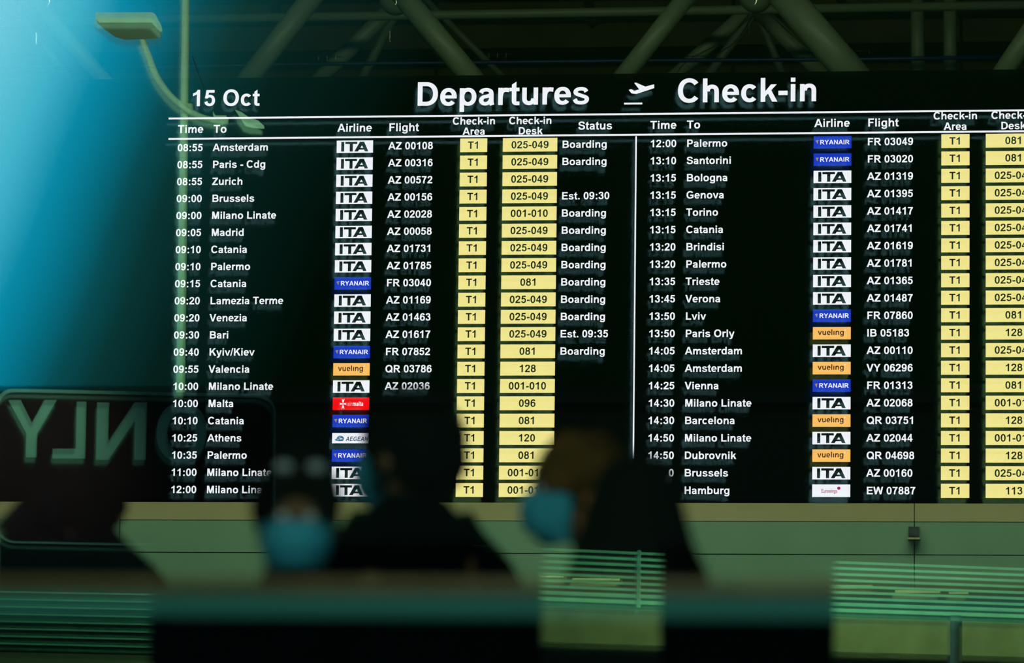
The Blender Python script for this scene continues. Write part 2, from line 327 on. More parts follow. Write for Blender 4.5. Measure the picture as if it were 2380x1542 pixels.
# wall under the screen: panels with open joints, cream strip above
ZB = lambda px, py: U(px, py, YB).z
XB = lambda px, py: U(px, py, YB).x
PITCH_R = 0.140480; Z0 = CAM.z + 5.51492         # top of the first desk cell; one flight row down is PITCH_R
z_bot, z_top = Z0 - 21.1088*PITCH_R, Z0 + 3.7288*PITCH_R
z_strip = ZB(2200, 1213); z_seam = ZB(1900, 1289.5); x_seam = XB(2125, 1250)
b = nb(); box(b, (-18, YB+.1, 0), (8, YB+.3, z_bot-.002)); wl = struct('wall_back', b, M['dark'], 'grey-green panelled wall under the screen')
PW = 6.45; xs = [x_seam + k*PW for k in range(-2, 3)]
for x0, x1 in zip(xs, xs[1:]):
    x0, x1 = max(x0, -18)+.004, min(x1, 8)-.004
    for z0, z1 in ((z_seam+.004, z_strip-.0005), (z_seam-1.2, z_seam-.004), (0, z_seam-1.208)):
        b = nb(); box(b, (x0, YB+.012, z0), (x1, YB+.1, z1)); obj('wall_panel', b, M['wallp'], wl)
tr = None
for k, (x0, x1) in enumerate(zip(xs, xs[1:])):
    b = nb(); box(b, (max(x0, -18)+.003, YB+.008, z_strip), (min(x1, 8)-.003, YB+.1, z_bot-.001))
    o = struct('trim_%d' % (k+1), b, M['cream'], 'cream strip between screen and wall panels')

# small detector box on the wall
bx_c = U(2124.5, 1238, YB)
dt = thing('wall_camera', 'small dark box on a pale bracket fixed to the wall below the screen', 'camera', (bx_c.x, YB+.06, bx_c.z))
mm = 36.6/FPX
b = nb(); box(b, (bx_c.x-12*mm, YB-.06, bx_c.z-14*mm), (bx_c.x+12*mm, YB+.055, bx_c.z+12*mm)); obj('housing', b, M['frame'], dt)
b = nb(); box(b, (bx_c.x-9*mm, YB-.07, bx_c.z-9*mm), (bx_c.x+9*mm, YB-.06, bx_c.z+10*mm)); obj('dark_window', b, M['lens'], dt)
b = nb(); box(b, (bx_c.x-14*mm, YB-.07, bx_c.z-17*mm), (bx_c.x+14*mm, YB+.058, bx_c.z-13*mm)); obj('bracket', b, M['cream'], dt)
b = nb(); tube(b, [(bx_c.x, YB+.02, bx_c.z+12*mm), (bx_c.x, YB+.02, z_bot)], .002, 6); obj('cable', b, M['cable'], dt)

# ================================================================== DEPARTURES SCREEN
brd = thing('departures_board', 'huge black LED departures screen filling the hall wall, white and yellow lettering', 'departures board', (-6, YB, z_bot))
X_L, X_R = -14.5, 5.0
b = nb(); box(b, (X_L, YB+.02, z_bot), (X_R, YB+.5, z_top)); obj('housing', b, M['case'], brd)
# LED face in modules with hairline joints
mod_w = 1.28; n = 0; x = X_L+.02
while x < X_R-.1:
    x1 = min(x+mod_w, X_R-.02)
    for z0, z1 in ((z_bot+.03, z_bot+1.16), (z_bot+1.16, z_bot+2.29), (z_bot+2.29, z_top-.02)):
        b = nb(); box(b, (x+.0008, YB, z0+.0008), (x1-.0008, YB+.02, z1-.0008)); obj('led_module', b, M['screen'], brd)
    x = x1
YT = YB-.004; YC = YB-.002
EM = 24.1*0.140480/40.05
zrow = lambda i: Z0 - PITCH_R*i
base0 = ZB(903, 347.9)                           # baseline of first row's text
def hline(py_pts, name='rule_line'):
    (xa, ya), (xb, yb) = py_pts; z = (ZB(xa, ya)+ZB(xb, yb))/2; b = nb(); rect(b, XB(xa, ya), 4.0, z-.0075, z+.0075, YC); obj(name, b, E_white, brd)
hline(((392, 274), (2380, 258.5))); hline(((391.5, 322.5), (2380, 306)))
zt, zb_ = ZB(1478, 317), ZB(1471.5, 1040)-.45
b = nb(); xv = (XB(1478.5, 330)+XB(1472.5, 1000))/2; rect(b, xv-.006, xv+.006, zb_, zt, YC); obj('divider_line', b, E_white, brd)
def words(name, s, x, z, em, parent, seg=20):
    for wd_ in s.split(' '):
        b = nb(); text(b, wd_, (x, YT, z), em, seg=seg); obj(name, b, E_white, parent); x += text_w(wd_ + ' ')*em/1000
def head(s, px, py, em_px, align='l', name='heading', sx=1.0):
    p = U(px, py, YT); em = em_px*0.140480/40.05
    words(name, s, p.x - (text_w(s)*em/2000 if align == 'c' else 0), p.z, em, brd, 48 if em_px > 40 else 24)
head('15 Oct', 444, 247, 53.5, name='date_lettering'); head('Departures', 965, 246.2, 77.5, name='title_lettering'); head('Check-in', 1572, 238.6, 77.5, name='title_lettering')
b = nb(); q = lambda x, y: (940+x/3.967, 160+y/3.967)
flat(b, [(lambda p: (p.x, YT, p.z))(U(*q(x, y), YT)) for x, y in ((2303,145),(2303,178),(2140,232),(2095,228),(2068,195),(2092,187),(2118,203),(2165,190),(2118,130),(2135,127),(2222,165),(2285,147))])
a_, c_ = U(*q(2025, 330), YT), U(*q(2193, 312), YT); rect(b, a_.x, c_.x, a_.z, c_.z, YT); tag(obj('take_off_symbol', b, E_white, brd), 'white symbol of an aircraft taking off')
for s, px, py in (('Time', 413, 309.5), ('To', 496, 309.0), ('Airline', 784, 306.5), ('Flight', 903, 305.5), ('Status', 1343, 301.5), ('Time', 1511, 300), ('To', 1596, 299), ('Airline', 1892.5, 295.5), ('Flight', 2016, 294.5)):
    head(s, px, py, 26.3, name='heading_lettering')
for s, px, py in (('Check-in', 1101.5, 289.5), ('Area', 1101.5, 313.5), ('Check-in', 1232.5, 288.5), ('Desk', 1232.5, 312.5), ('Check-in', 2220.5, 277.5), ('Area', 2220.5, 302), ('Check-in', 2355, 276), ('Desk', 2355, 300.5)):
    head(s, px, py, 24.0, 'c', name='heading_lettering')

def poly_px(b, pts, mi, f): flat(b, [f(x, y) for x, y in pts], mi)
def logo(kind, x0, x1, z0, z1, parent):
    b = nb(); w, h = x1-x0, z1-z0; y = YT; cx, cz = (x0+x1)/2, (z0+z1)/2
    F = lambda u, v: (x0+u*w, y, z0+v*h)
    if kind == 'ITA':
        rect(b, x0, x1, z0, z1, YC, 0)
        poly_px(b, [(.125,.10),(.208,.10),(.208,.89),(.125,.89)], 1, F); poly_px(b, [(.235,.71),(.565,.71),(.565,.89),(.235,.89)], 1, F); poly_px(b, [(.36,.10),(.445,.10),(.445,.76),(.36,.76)], 1, F)
        poly_px(b, [(.485,.10),(.585,.10),(.720,.70),(.720,.89),(.640,.89)], 1, F); poly_px(b, [(.875,.10),(.780,.10),(.680,.70),(.680,.89),(.755,.89)], 1, F); poly_px(b, [(.56,.25),(.83,.25),(.80,.39),(.60,.39)], 1, F)
        ms, lab = [E_logo, E_ink], 'white logo tile reading ITA'
    elif kind == 'RY':
        rect(b, x0, x1, z0, z1, YC, 0); s = w*.79/(text_w('RYANAIR')/1000); text(b, 'RYANAIR', (x0+.162*w, y, z0+.33*h), h*.50, sx=s/(h*.50)*1.0, mi=1)
        poly_px(b, [(.045,.58),(.075,.66),(.14,.66),(.12,.60)], 2, F); poly_px(b, [(.065,.56),(.12,.58),(.115,.50),(.085,.47)], 2, F); poly_px(b, [(.085,.45),(.115,.48),(.105,.36)], 2, F)
        ms, lab = [E_blue, E_white, E_gold], 'blue logo tile with white lettering reading RYANAIR'
    elif kind == 'VU':
        rect(b, x0, x1, z0, z1, YC, 0); s = w*.70/(text_w('vueling')/1000); text(b, 'vuel', (x0+.13*w, y, z0+.36*h), h*.62, sx=s/(h*.62), mi=1)
        xx = x0+.13*w + text_w('vuel')*s/1000; rect(b, xx+.07*s, xx+.21*s, z0+.36*h, z0+.36*h+.519*.62*h, y, 1); text(b, 'ng', (xx+.278*s, y, z0+.36*h), h*.62, sx=s/(h*.62), mi=1)
        poly_px(b, [(.835,.70),(.865,.70),(.865,.80),(.835,.80)], 2, F); ms, lab = [E_org, E_brown, E_white], 'orange logo tile reading vueling'
    elif kind == 'KM':
        rect(b, x0, x1, z0, z1, YC, 0)
        ox, oz, r = .285, .49, .36
        for k in range(4):
            def rr(u, v, k=k):
                for _ in range(k): u, v = -v, u
                return (x0+ox*w+u*h, y, z0+oz*h+v*h)
            flat(b, [rr(-.02, .03), rr(.02, .03), rr(.12, .42), rr(0, .30), rr(-.12, .42)] if k % 2 == 0 else [rr(-.02, .03), rr(.02, .03), rr(.10, .30), rr(0, .22), rr(-.10, .30)], 1)
        s = w*.42/(text_w('airmalta')/1000); text(b, 'air', (x0+.40*w, y, z0+.33*h), h*.48, sx=s/(h*.48), mi=2); text(b, 'malta', (x0+.40*w+text_w('air')*s/1000+.01*w, y, z0+.33*h), h*.50, sx=s/(h*.5)*1.05, mi=1)
        ms, lab = [E_red, E_white, E_pink], 'red logo tile with a white cross reading air malta'
    elif kind == 'A3':
        z0s, z1s = z0+.10*h, z1-.08*h; rect(b, x0, x1, z0s, z1s, YC, 0)
        for c in ([(.09,.36),(.16,.45),(.23,.36),(.32,.46),(.26,.55),(.16,.50)], [(.13,.50),(.20,.66),(.28,.62),(.31,.50)], [(.08,.38),(.20,.30),(.31,.34)]):
            q2 = [F(u, v) for u, v in catmull(c, 5)]
            for p0, p1 in zip(q2, q2[1:]):
                d = Vector(p1)-Vector(p0); nn = Vector((-d.z, 0, d.x)).normalized()*.0045
                flat(b, [Vector(p0)-nn, Vector(p1)-nn, Vector(p1)+nn, Vector(p0)+nn], 2)
        text(b, 'AEGEAN', (x0+.37*w, y, z0+.28*h), h*.48, sx=.88, mi=1, slant=.2); ms, lab = [E_logo, E_navy, E_teal], 'white logo tile with navy slanted lettering and a blue bird mark'
    else:
        rect(b, x0, x1, z0, z1, YC, 0); s = w*.42/(text_w('Eurowings')/1000); text(b, 'Eurowings', (x0+.24*w, y, z0+.33*h), h*.42, sx=s/(h*.42), mi=1)
        for ring, mi in ((0.0, 1),):
            pts = [(.70+.045*math.cos(t*.5236), .70+.13*math.sin(t*.5236)) for t in range(12)]; poly_px(b, pts, mi, F)
        ms, lab = [E_logo, E_mag], 'white logo tile with thin magenta lettering reading Eurowings'
    return tag(obj('airline_logo', b, ms, parent), lab)

def cell(name, s, x0, x1, i, parent, xc=None):
    b = nb(); z1 = zrow(i); z0 = z1 - .79933*PITCH_R; rect(b, x0, x1, z0, z1, YC, 0)
    text(b, s, ((x0+x1)/2 if xc is None else xc, YT, base0-PITCH_R*i), EM, mi=1, align='c'); return tag(obj(name, b, [E_yel, E_ink], parent), 'yellow tile with dark figures reading ' + s)
LX = dict(time=XB(412.3, 343), to=XB(494.5, 343), log=(XB(783, 327), XB(867.3, 327)), fl=XB(902.5, 340), ar=(-5.36478, -5.14240), de=(-5.01436, -4.56849), st=XB(1306, 337), lz=(ZB(783, 327.2), ZB(783, 355.8)))
RX = dict(time=XB(1511, 335), to=XB(1595.5, 335), log=(XB(1891.3, 317), XB(1979, 317)), fl=XB(2015.5, 330), ar=(-1.46686, -1.24206), de=(-1.11288, -1.11288+.44587), st=0, lz=(ZB(1891, 317), ZB(1891, 345.7)))
A, D2, D1 = '025-049', '081', '001-010'
LEFT = [('08:55','Amsterdam','ITA','AZ 00108',A,'Boarding'),('08:55','Paris - Cdg','ITA','AZ 00316',A,'Boarding'),('08:55','Zurich','ITA','AZ 00572',A,''),('09:00','Brussels','ITA','AZ 00156',A,'Est. 09:30'),
 ('09:00','Milano Linate','ITA','AZ 02028',D1,'Boarding'),('09:05','Madrid','ITA','AZ 00058',A,'Boarding'),('09:10','Catania','ITA','AZ 01731',A,'Boarding'),('09:10','Palermo','ITA','AZ 01785',A,'Boarding'),
 ('09:15','Catania','RY','FR 03040',D2,'Boarding'),('09:20','Lamezia Terme','ITA','AZ 01169',A,'Boarding'),('09:20','Venezia','ITA','AZ 01463',A,'Boarding'),('09:30','Bari','ITA','AZ 01617',A,'Est. 09:35'),
 ('09:40','Kyiv/Kiev','RY','FR 07852',D2,'Boarding'),('09:55','Valencia','VU','QR 03786','128',''),('10:00','Milano Linate','ITA','AZ 02036',D1,''),('10:00','Malta','KM','','096',''),
 ('10:10','Catania','RY','',D2,''),('10:25','Athens','A3','','120',''),('10:35','Palermo','RY','',D2,''),('11:00','Milano Linate','ITA','',D1,''),('12:00','Milano Linate','ITA','',D1,'')]
RIGHT = [('12:00','Palermo','RY','FR 03049',D2,''),('13:10','Santorini','RY','FR 03020',D2,''),('13:15','Bologna','ITA','AZ 01319',A,''),('13:15','Genova','ITA','AZ 01395',A,''),('13:15','Torino','ITA','AZ 01417',A,''),
 ('13:15','Catania','ITA','AZ 01741',A,''),('13:20','Brindisi','ITA','AZ 01619',A,''),('13:20','Palermo','ITA','AZ 01781',A,''),('13:35','Trieste','ITA','AZ 01365',A,''),('13:45','Verona','ITA','AZ 01487',A,''),
 ('13:50','Lviv','RY','FR 07860',D2,''),('13:50','Paris Orly','VU','IB 05183','128',''),('14:05','Amsterdam','ITA','AZ 00110',A,''),('14:05','Amsterdam','VU','VY 06296','128',''),('14:25','Vienna','RY','FR 01313',D2,''),
 ('14:30','Milano Linate','ITA','AZ 02068',D1,''),('14:30','Barcelona','VU','QR 03751','128',''),('14:50','Milano Linate','ITA','AZ 02044',D1,''),('14:50','Dubrovnik','VU','QR 04698','128',''),('','Brussels','ITA','AZ 00160',A,''),('','Hamburg','EW','EW 07887','113','')]
for rows, X in ((LEFT, LX), (RIGHT, RX)):
    for i, (tm, to, lg, fl, de, st) in enumerate(rows):
        z = base0 - PITCH_R*i
        row = bpy.data.objects.new('flight_row', None); C.objects.link(row); row.parent = brd; row.matrix_parent_inverse = Matrix.Translation(-Vector(brd.location))
        row['label'] = 'line of the timetable for %s%s' % (to, ' at ' + tm if tm else '')
        if i == 19 and not tm: items = [('time_lettering', '0', X['time']+EM*2.001)]
        else: items = [('time_lettering', tm, X['time'])]
        for nm, s_, x_ in items + [('destination_lettering', to, X['to']), ('flight_number_lettering', fl, X['fl']), ('status_lettering', st, X['st'])]:
            if s_: words(nm, s_, x_, z, EM, row)
        logo(lg, X['log'][0], X['log'][1], X['lz'][1]-PITCH_R*i, X['lz'][0]-PITCH_R*i, row)
        cell('area_tile', 'T1', *X['ar'], i, row); cell('desk_tile', de, *X['de'], i, row)

# ================================================================== ROOF STRUCTURE BEHIND THE SCREEN
def tb(name, a, bb, ya, yb, rpx, label=None, parent=None, m=None, n=20):
    p, q_ = U(*a, ya), U(*bb, yb); d = (q_-p); b = nb(); tube(b, [p, q_], rpx*(ya+yb)/2/FPX, n)
    o = obj(name, b, m or M['truss'], parent, smooth=True); return o
def ext(a, bb, k0, k1):                            # lengthen a line both ways
    return (a[0]-(bb[0]-a[0])*k0, a[1]-(bb[1]-a[1])*k0), (bb[0]+(bb[0]-a[0])*k1, bb[1]+(bb[1]-a[1])*k1)
trs = thing('roof_truss', 'pale tubular roof truss with slanting struts seen above the screen', 'roof truss', tuple(U(1200, 30, 44)))
a, c = ext((0, 52), (2380, 12), .05, .05); tb('top_chord', a, c, 44, 44, 11, parent=trs)
struts = [((720,0),(580,180),42,42,26),((945,0),(1092,176),41,41,27),((930,0),(745,182),45,45,19),((915,40),(845,176),47,47,11),((78,0),(236,182),41.5,41.5,19),((20,0),(160,182),46,46,8),
          ((1590,0),(1455,170),41.5,41.5,23),((1832,0),(1975,166),41,41,38),((1742,22),(1578,168),45,45,17),((1745,40),(1650,170),47,47,11),((1768,30),(1905,166),45.5,45.5,20),((1760,30),(1810,150),48,48,9),((2432,20),(2338,160),41.5,41.5,25),((1010,20),(1130,140),48,48,8),((2132,20),(2134,162),46,46,16),((2208,18),(2209,160),46,46,16)]
for a, c, ya, yb, r in struts:
    a, c = ext(a, c, .22, .35); tb('strut', a, c, ya, yb, r, parent=trs)
for px, py in ((920, -2), (1757, -8), (85, 4)):
    b = nb(); bmesh.ops.create_uvsphere(b, u_segments=24, v_segments=14, radius=.16, matrix=Matrix.Translation(U(px, py, 42.6))); obj('node_ball', b, M['truss'], trs, True)
# hanging lamp hooks
for px, py, s in ((112, 8, 1.0), (920, 8, .35), (1756, 4, .7)):
    b = nb(); c0 = U(px-8*s, py-6*s, 40.5)
    tube(b, [c0 + Vector((.045*s*math.cos(t), 0, .07*s*math.sin(t))) for t in [k*.2-1.2 for k in range(12)]], .008*s+.002, 8); obj('hook', b, M['bare'], trs, True)
for px, py in ((84, 90), (906, 85), (1741, 66)):
    b = nb(); tube(b, [U(px, py-14, 40.5), U(px, py+12, 40.5)], .003, 6)
    obj('hanging_rod', b, M['bare'], trs)
pp = [U(-80, 160, 43), U(400, 156, 43), U(720, 149, 43), U(1060, 146, 43), U(1500, 141, 43), U(1980, 138, 43), U(2460, 131, 43)]
b = nb(); tube(b, pp, 5.0*43/FPX, 10); tag(obj('service_pipe', b, M['navy'], None, True), 'long thin navy pipe running level above the screen', 'pipe')
# cables that sag along the struts
for k, pts in enumerate(([(1740,34),(1690,90),(1600,140),(1570,175)], [(1750,36),(1705,100),(1625,150),(1560,190)], [(1786,30),(1850,90),(1915,140),(1925,170)], [(955,60),(1000,110),(1030,150)])):
    b = nb(); tube(b, [U(x, y, 44.4+.1*k) for x, y in catmull(pts, 5)], .006, 6)
    tag(obj('sagging_cable', b, M['cable'], None, True), ['thin cable sagging left from the truss node, upper one', 'thin cable sagging left from the truss node, lower one', 'thin cable along the right strut of the truss node', 'thin cable beside the middle strut'][k], 'cable')
# little sprinkler racks on the pipe
for k, (px, py) in enumerate(((760, 133), (1156, 127), (1618, 131), (2000, 119))):
    r_ = thing('sprinkler_rack', ['bright little pipe rack above the space right of the date', 'bright little pipe rack above the title word', 'bright little pipe rack above the check-in heading', 'bright little pipe rack right of the thickest strut'][k], 'pipe rack', tuple(U(px, py, 42.6)))
    b = nb(); tube(b, [U(px-30, py, 42.6), U(px+34, py-1, 42.6)], .004, 6); obj('rail', b, M['bare'], r_)
    for dx in (-20, 0, 20):
        b = nb(); tube(b, [U(px+dx, py-4, 42.6), U(px+dx, py+7, 42.6)], .004, 6); obj('nozzle', b, M['bare'], r_)
# ceiling boards behind the truss
cb = bpy.data.objects.new('ceiling_boards', None); C.objects.link(cb); cb['kind'] = 'structure'; cb['label'] = 'dark brown ceiling boards behind the truss'
bands = [(-90, -25, 50), (-22, 26, 50.5), (56, 104, 51), (158, 186, 52), (190, 240, 52.5)]
for y0, y1, dpt in bands:
    for x0, x1 in ((-200, 360), (368, 1010), (1018, 1700), (1708, 2230), (2238, 2700)):
        b = nb(); p, q_ = U(x0, y0-(x0-1190)*.012, dpt), U(x1, y1-(x0-1190)*.012, dpt); box(b, (p.x, dpt, p.z), (q_.x, dpt+.1, q_.z)); obj('ceiling_board', b, M['ceil'], cb)
for px, y0, y1 in ((640, -10, 60), (1370, -10, 44), (1372, 34, 60), (1960, -5, 40), (2160, -20, 30)):
    b = nb(); p, q_ = U(px-8, y0, 49), U(px+10, y1, 49); beam(b, p, q_, .06, .1); o = obj('hanger_bracket', b, M['ceild'], cb)

# ================================================================== HALL BALUSTRADE (out of focus, close behind the glass)
yP = 7.5
zt_, zc1, zc0 = U(800, 1345, yP).z, U(800, 1388, yP).z, U(800, 1430, yP).z
bal = thing('balustrade', 'blurred waist-high balustrade with brown handrail and black panels in front of the people', 'balustrade', (-1, yP, 0))
b = nb(); tube(b, [(-3.4, yP, zt_-.016), (2, yP, zt_-.016)], .014, 20); obj('handrail', b, M['rail'], bal, True)
b = nb(); box(b, (-3.4, yP-.02, zc0), (2, yP+.03, zc1)); obj('capping', b, M['cap'], bal)
for k in range(5):
    x0 = -3.4+k*1.08; b = nb(); box(b, (x0+.004, yP-.005, .03), (x0+1.076, yP+.015, zc0-.001)); obj('panel', b, M['panel'], bal)
for k in range(6):
    x0 = -3.4+k*1.08; b = nb(); tube(b, [(min(x0, 1.98)+.01, yP+.045, 0), (min(x0, 1.98)+.01, yP+.045, zt_-.02)], .012, 12); obj('post', b, M['panel'], bal)

# ================================================================== PEOPLE
SKIN = mat('skin', (.13,.065,.028), .6, noise=.08, scale=20); SKIN2 = mat('warm_skin', (.24,.095,.022), .6, noise=.08, scale=20); HAIR = mat('dark_hair', (.003,.003,.002), .8, bump=.5, scale=60, spec=.05); COAT = mat('black_coat', (.002,.0025,.003), .95, bump=.2, scale=30, spec=0)
NAVYC = mat('navy_coat', (.002,.004,.007), .95, spec=0); MASK = mat('pale_blue_face_mask', (.08,.62,.80), .8, bump=.2, scale=50); TROU = mat('dark_trousers', (.006,.006,.008), .9); SHOE = mat('black_shoe', (.005,.005,.005), .5)
EYE = mat('eye', (.5,.5,.5), .2); GLS = mat('pale_lens', (.30,.32,.32), .25)
def skin_mesh(name, chains, mtl, parent, sub=2):
    b = nb(); L = b.verts.layers.skin.verify(); vmap = {}; first = None
    for ch in chains:
        prev = None
        for (p, r) in ch:
            key = tuple(round(v, 4) for v in p)
            if key not in vmap:
                v = b.verts.new(p); rr = r if isinstance(r, tuple) else (r, r); v[L].radius = rr; vmap[key] = v
                if first is None: v[L].use_root = True; first = v
            v = vmap[key]
            if prev is not None and prev is not v and b.edges.get((prev, v)) is None: b.edges.new((prev, v))
            prev = v
    me = bpy.data.meshes.new(name); b.to_mesh(me); b.free(); me.materials.append(mtl)
    o = bpy.data.objects.new(name, me); C.objects.link(o); o.parent = parent
    s = o.modifiers.new('s', 'SKIN'); s.use_smooth_shade = True; s.branch_smoothing = .3
    u = o.modifiers.new('u', 'SUBSURF'); u.levels = sub; u.render_levels = sub; return o
def person(label, loc, h, face_deg, coat, hair='short', mask=True, bulk=1.0, head_turn=0, head_s=1.0, arm_out=0.0, glasses=False, hx=0.0, hy=0.0, hz=0.0, hv=1.0, line=.42, skin=None, front=.055, hairm=None, drop=0.0):
    """standing figure, local +Y is where it faces; h = height"""
    t = thing('person', label, 'person', loc); t.rotation_euler = (0, 0, math.radians(face_deg)); s = h/1.72; t.scale = (s, s, s)
    sh = .19*bulk; hd = head_s
    pel = ((0, 0, .95), (.13, .085)); bel = ((0, .005, 1.08), (.12, .08)); che = ((0, 0, 1.27), (.13, .085)); nkb = ((0, -.01, 1.40), (.06, .055)); nk = ((hx*.5, hy*.5, 1.49+hz*.6), (.055, .055))
    chin = ((hx, hy+.02, 1.545+hz), (.06*hd, .075*hd)); hc = ((hx, hy+.01, 1.60+hz), (.078*hd, .095*hd)); ht = ((hx, hy-.005, 1.665+hz), (.066*hd, .08*hd)); top = ((hx, hy-.005, 1.70+hz), (.03*hd, .035*hd))
    nose = [hc, ((hx, hy+.115*hd, 1.575+hz), .014)]
    body = [[pel, bel, che, nkb, nk, chin, hc, ht, top], nose]
    coatc = [[((0, 0, .80), (.17*bulk, .135)), ((0, 0, .95), (.165*bulk, .135)), ((0, .005, 1.08), (.16*bulk, .135)), ((0, 0, 1.27), (.185*bulk, .15)), ((0, -.01, 1.39), (.165*bulk, .13)), ((hx*.3, hy*.4-.01, 1.46), (.105*bulk, .09)), ((hx*.6, hy*.6-.008, 1.52+hz*.7), (.078, .078))]]
    for sx in (-1, 1):
        shd = ((sx*sh, -.01, 1.37-drop), .045); elb = ((sx*(sh+.05+arm_out), -.02, 1.09), .037); wr = ((sx*(sh+.06+arm_out), .06, .86), .025); palm = ((sx*(sh+.06+arm_out), .085, .80), (.018, .034))
        body.append([che, shd, elb, wr, palm])
        for k, (dy, ln) in enumerate(((-.028, .060), (-.010, .075), (.010, .080), (.028, .070))):
            p0 = (palm[0][0], palm[0][1]+dy, .765); p1 = (palm[0][0]-sx*.008, palm[0][1]+dy*1.05+.006, .765-ln*.5); p2 = (palm[0][0]-sx*.022, palm[0][1]+dy*1.05+.010, .765-ln)
            body.append([palm, (p0, .009), (p1, .0085), (p2, .0075)])
        body.append([palm, ((palm[0][0]-sx*.012, palm[0][1]+.045, .785), .010), ((palm[0][0]-sx*.022, palm[0][1]+.062, .755), .009)])
        hip = ((sx*.09, 0, .88), .085); kn = ((sx*.10, .01, .49), .055); an = ((sx*.10, -.01, .10), .036); toe = ((sx*.11, .15, .035), (.035, .025))
        body.append([pel, hip, kn, an, toe])
        coatc.append([((0, 0, 1.27), .15), ((sx*sh*.55, -.01, 1.40-drop*.3), .07*bulk), ((sx*sh, -.01, 1.36-drop), .068*bulk**.5), ((sx*(sh+.05+arm_out), -.02, 1.09), .058*bulk), ((sx*(sh+.06+arm_out), .06, .88), .042)])
    skin = skin or SKIN; bd = skin_mesh('body', body, skin, t)
    skin_mesh('coat', coatc, coat, t)
    skin_mesh('trousers', [[((0, 0, .96), (.15*bulk, .11)), ((sx*.09, 0, .86), .098), ((sx*.10, .01, .49), .07), ((sx*.10, -.01, .12), .052)] for sx in (-1, 1)], TROU, t)
    for sx in (-1, 1):
        b = nb(); bmesh.ops.create_uvsphere(b, u_segments=16, v_segments=10, radius=1, matrix=Matrix.Translation((sx*.105, .07, .04)) @ Matrix.Diagonal((.05, .14, .045, 1))); obj('shoe', b, SHOE, None, True).parent = t
    hp = bpy.data.objects.new('head_details', None)
    Rm = Matrix.Translation((hx, hy+.01, 1.6+hz)) @ Matrix.Rotation(math.radians(head_turn), 4, 'Z') @ Matrix.Diagonal((hd, hd, hd, 1))
    def part(nm, bm_, mt): o = obj(nm, bm_, mt, None, True); o.parent = t; o.data.transform(Rm); return o
    for sx in (-1, 1):
        b = nb(); bmesh.ops.create_uvsphere(b, u_segments=12, v_segments=8, radius=.0125, matrix=Matrix.Translation((sx*.031, .083, .012))); part('eye', b, EYE)
        b = nb(); bmesh.ops.create_uvsphere(b, u_segments=12, v_segments=8, radius=1, matrix=Matrix.Translation((sx*.080, -.005, -.005)) @ Matrix.Diagonal((.010, .020, .032, 1))); part('ear', b, skin)
    b = nb(); bmesh.ops.create_uvsphere(b, u_segments=28, v_segments=20, radius=1)
    for v in b.verts:
        x, y, z = v.co
        k = 1 + .05*math.sin(7*x+3*z)+.04*math.sin(9*y+5*z)
        v.co = Vector((x*.098*k, y*.112*k-.012, z*.115*k*(hv if z > 0 else 1)+.02))
        if y > .2 and z < line: v.co.y = min(v.co.y, front)
        if z < -.2 and y > -.1: v.co.z = max(v.co.z, -.02); v.co.x *= .9
        if hair == 'short' and z < -.35: v.co.z = max(v.co.z, -.06)
    if hair == 'bun':
        bmesh.ops.create_uvsphere(b, u_segments=14, v_segments=10, radius=.045, matrix=Matrix.Translation((.0, -.11, .06)))
    part('hair', b, hairm or HAIR)
    if hair == 'long':
        b = nb(); n = 24; rings = []
        for z, rx, ry in ((.125, .035, .04), (.10, .078, .085), (.06, .10, .11), (0, .118, .125), (-.09, .145, .140), (-.17, .175, .150), (-.25, .198, .16), (-.33, .19, .15)):
            rings.append([b.verts.new((rx*math.cos(2*math.pi*k/n)*(1+.03*math.sin(k*5+z*30)), ry*math.sin(2*math.pi*k/n)*(.9 if math.sin(2*math.pi*k/n) > 0 else 1.05)-.045, z)) for k in range(n)])
        for a_, c_ in zip(rings, rings[1:]):
            for k in range(n): b.faces.new((a_[k], a_[(k+1) % n], c_[(k+1) % n], c_[k]))
        b.faces.new(rings[0]); b.faces.new(rings[-1][::-1]); bmesh.ops.recalc_face_normals(b, faces=b.faces); part('long_hair', b, HAIR)
    if mask:
        b = nb(); n = 14; rows = []
        for j in range(9):
            z = .004-.108*j/8; rr = .093 if j < 7 else .088-.01*(j-6); row_ = []
            for k in range(n+1):
                a_ = math.radians(-78+156*k/n); bulge = .020*math.cos(a_)*math.sin(math.pi*min(1, (j+1)/8)); row_.append(b.verts.new((.083*math.sin(a_)*(1 if j < 5 else 1-.06*(j-4)), .012+(rr+bulge)*math.cos(a_), z)))
            rows.append(row_)
        for a_, c_ in zip(rows, rows[1:]):
            for k in range(n): b.faces.new((a_[k], a_[k+1], c_[k+1], c_[k]))
        bmesh.ops.solidify(b, geom=b.faces[:], thickness=.004); tag(part('face_mask', b, MASK), 'pale blue surgical mask')
    if glasses:
        for sx in (-1, 1):
            b = nb(); bmesh.ops.create_uvsphere(b, u_segments=16, v_segments=10, radius=1, matrix=Matrix.Translation((sx*.036-.006, .065, .125)) @ Matrix.Rotation(.6, 4, 'X') @ Matrix.Diagonal((.021, .012, .014, 1))); part('raised_sunglass_lens', b, GLS)
    return t
def stand(px, y): p = U(px, 1200, y); return (p.x, y, 0)
def ztop(px, py, y): return U(px, py, y).z
yy = 11.4
person('masked woman facing the camera with pale sunglasses pushed up on her dark hair', stand(690, 10.0), ztop(690, 1222, 10.0)*1.075, 180+10, NAVYC, 'short', True, glasses=True, head_s=1.15, bulk=.95, hv=1.3)
person('tall dark-haired person in a black coat, tallest of the group, turned away', stand(955, yy), ztop(950, 925, yy)*.985, 40, COAT, 'short', True, bulk=1.25, head_s=1.25, head_turn=20, drop=.04)
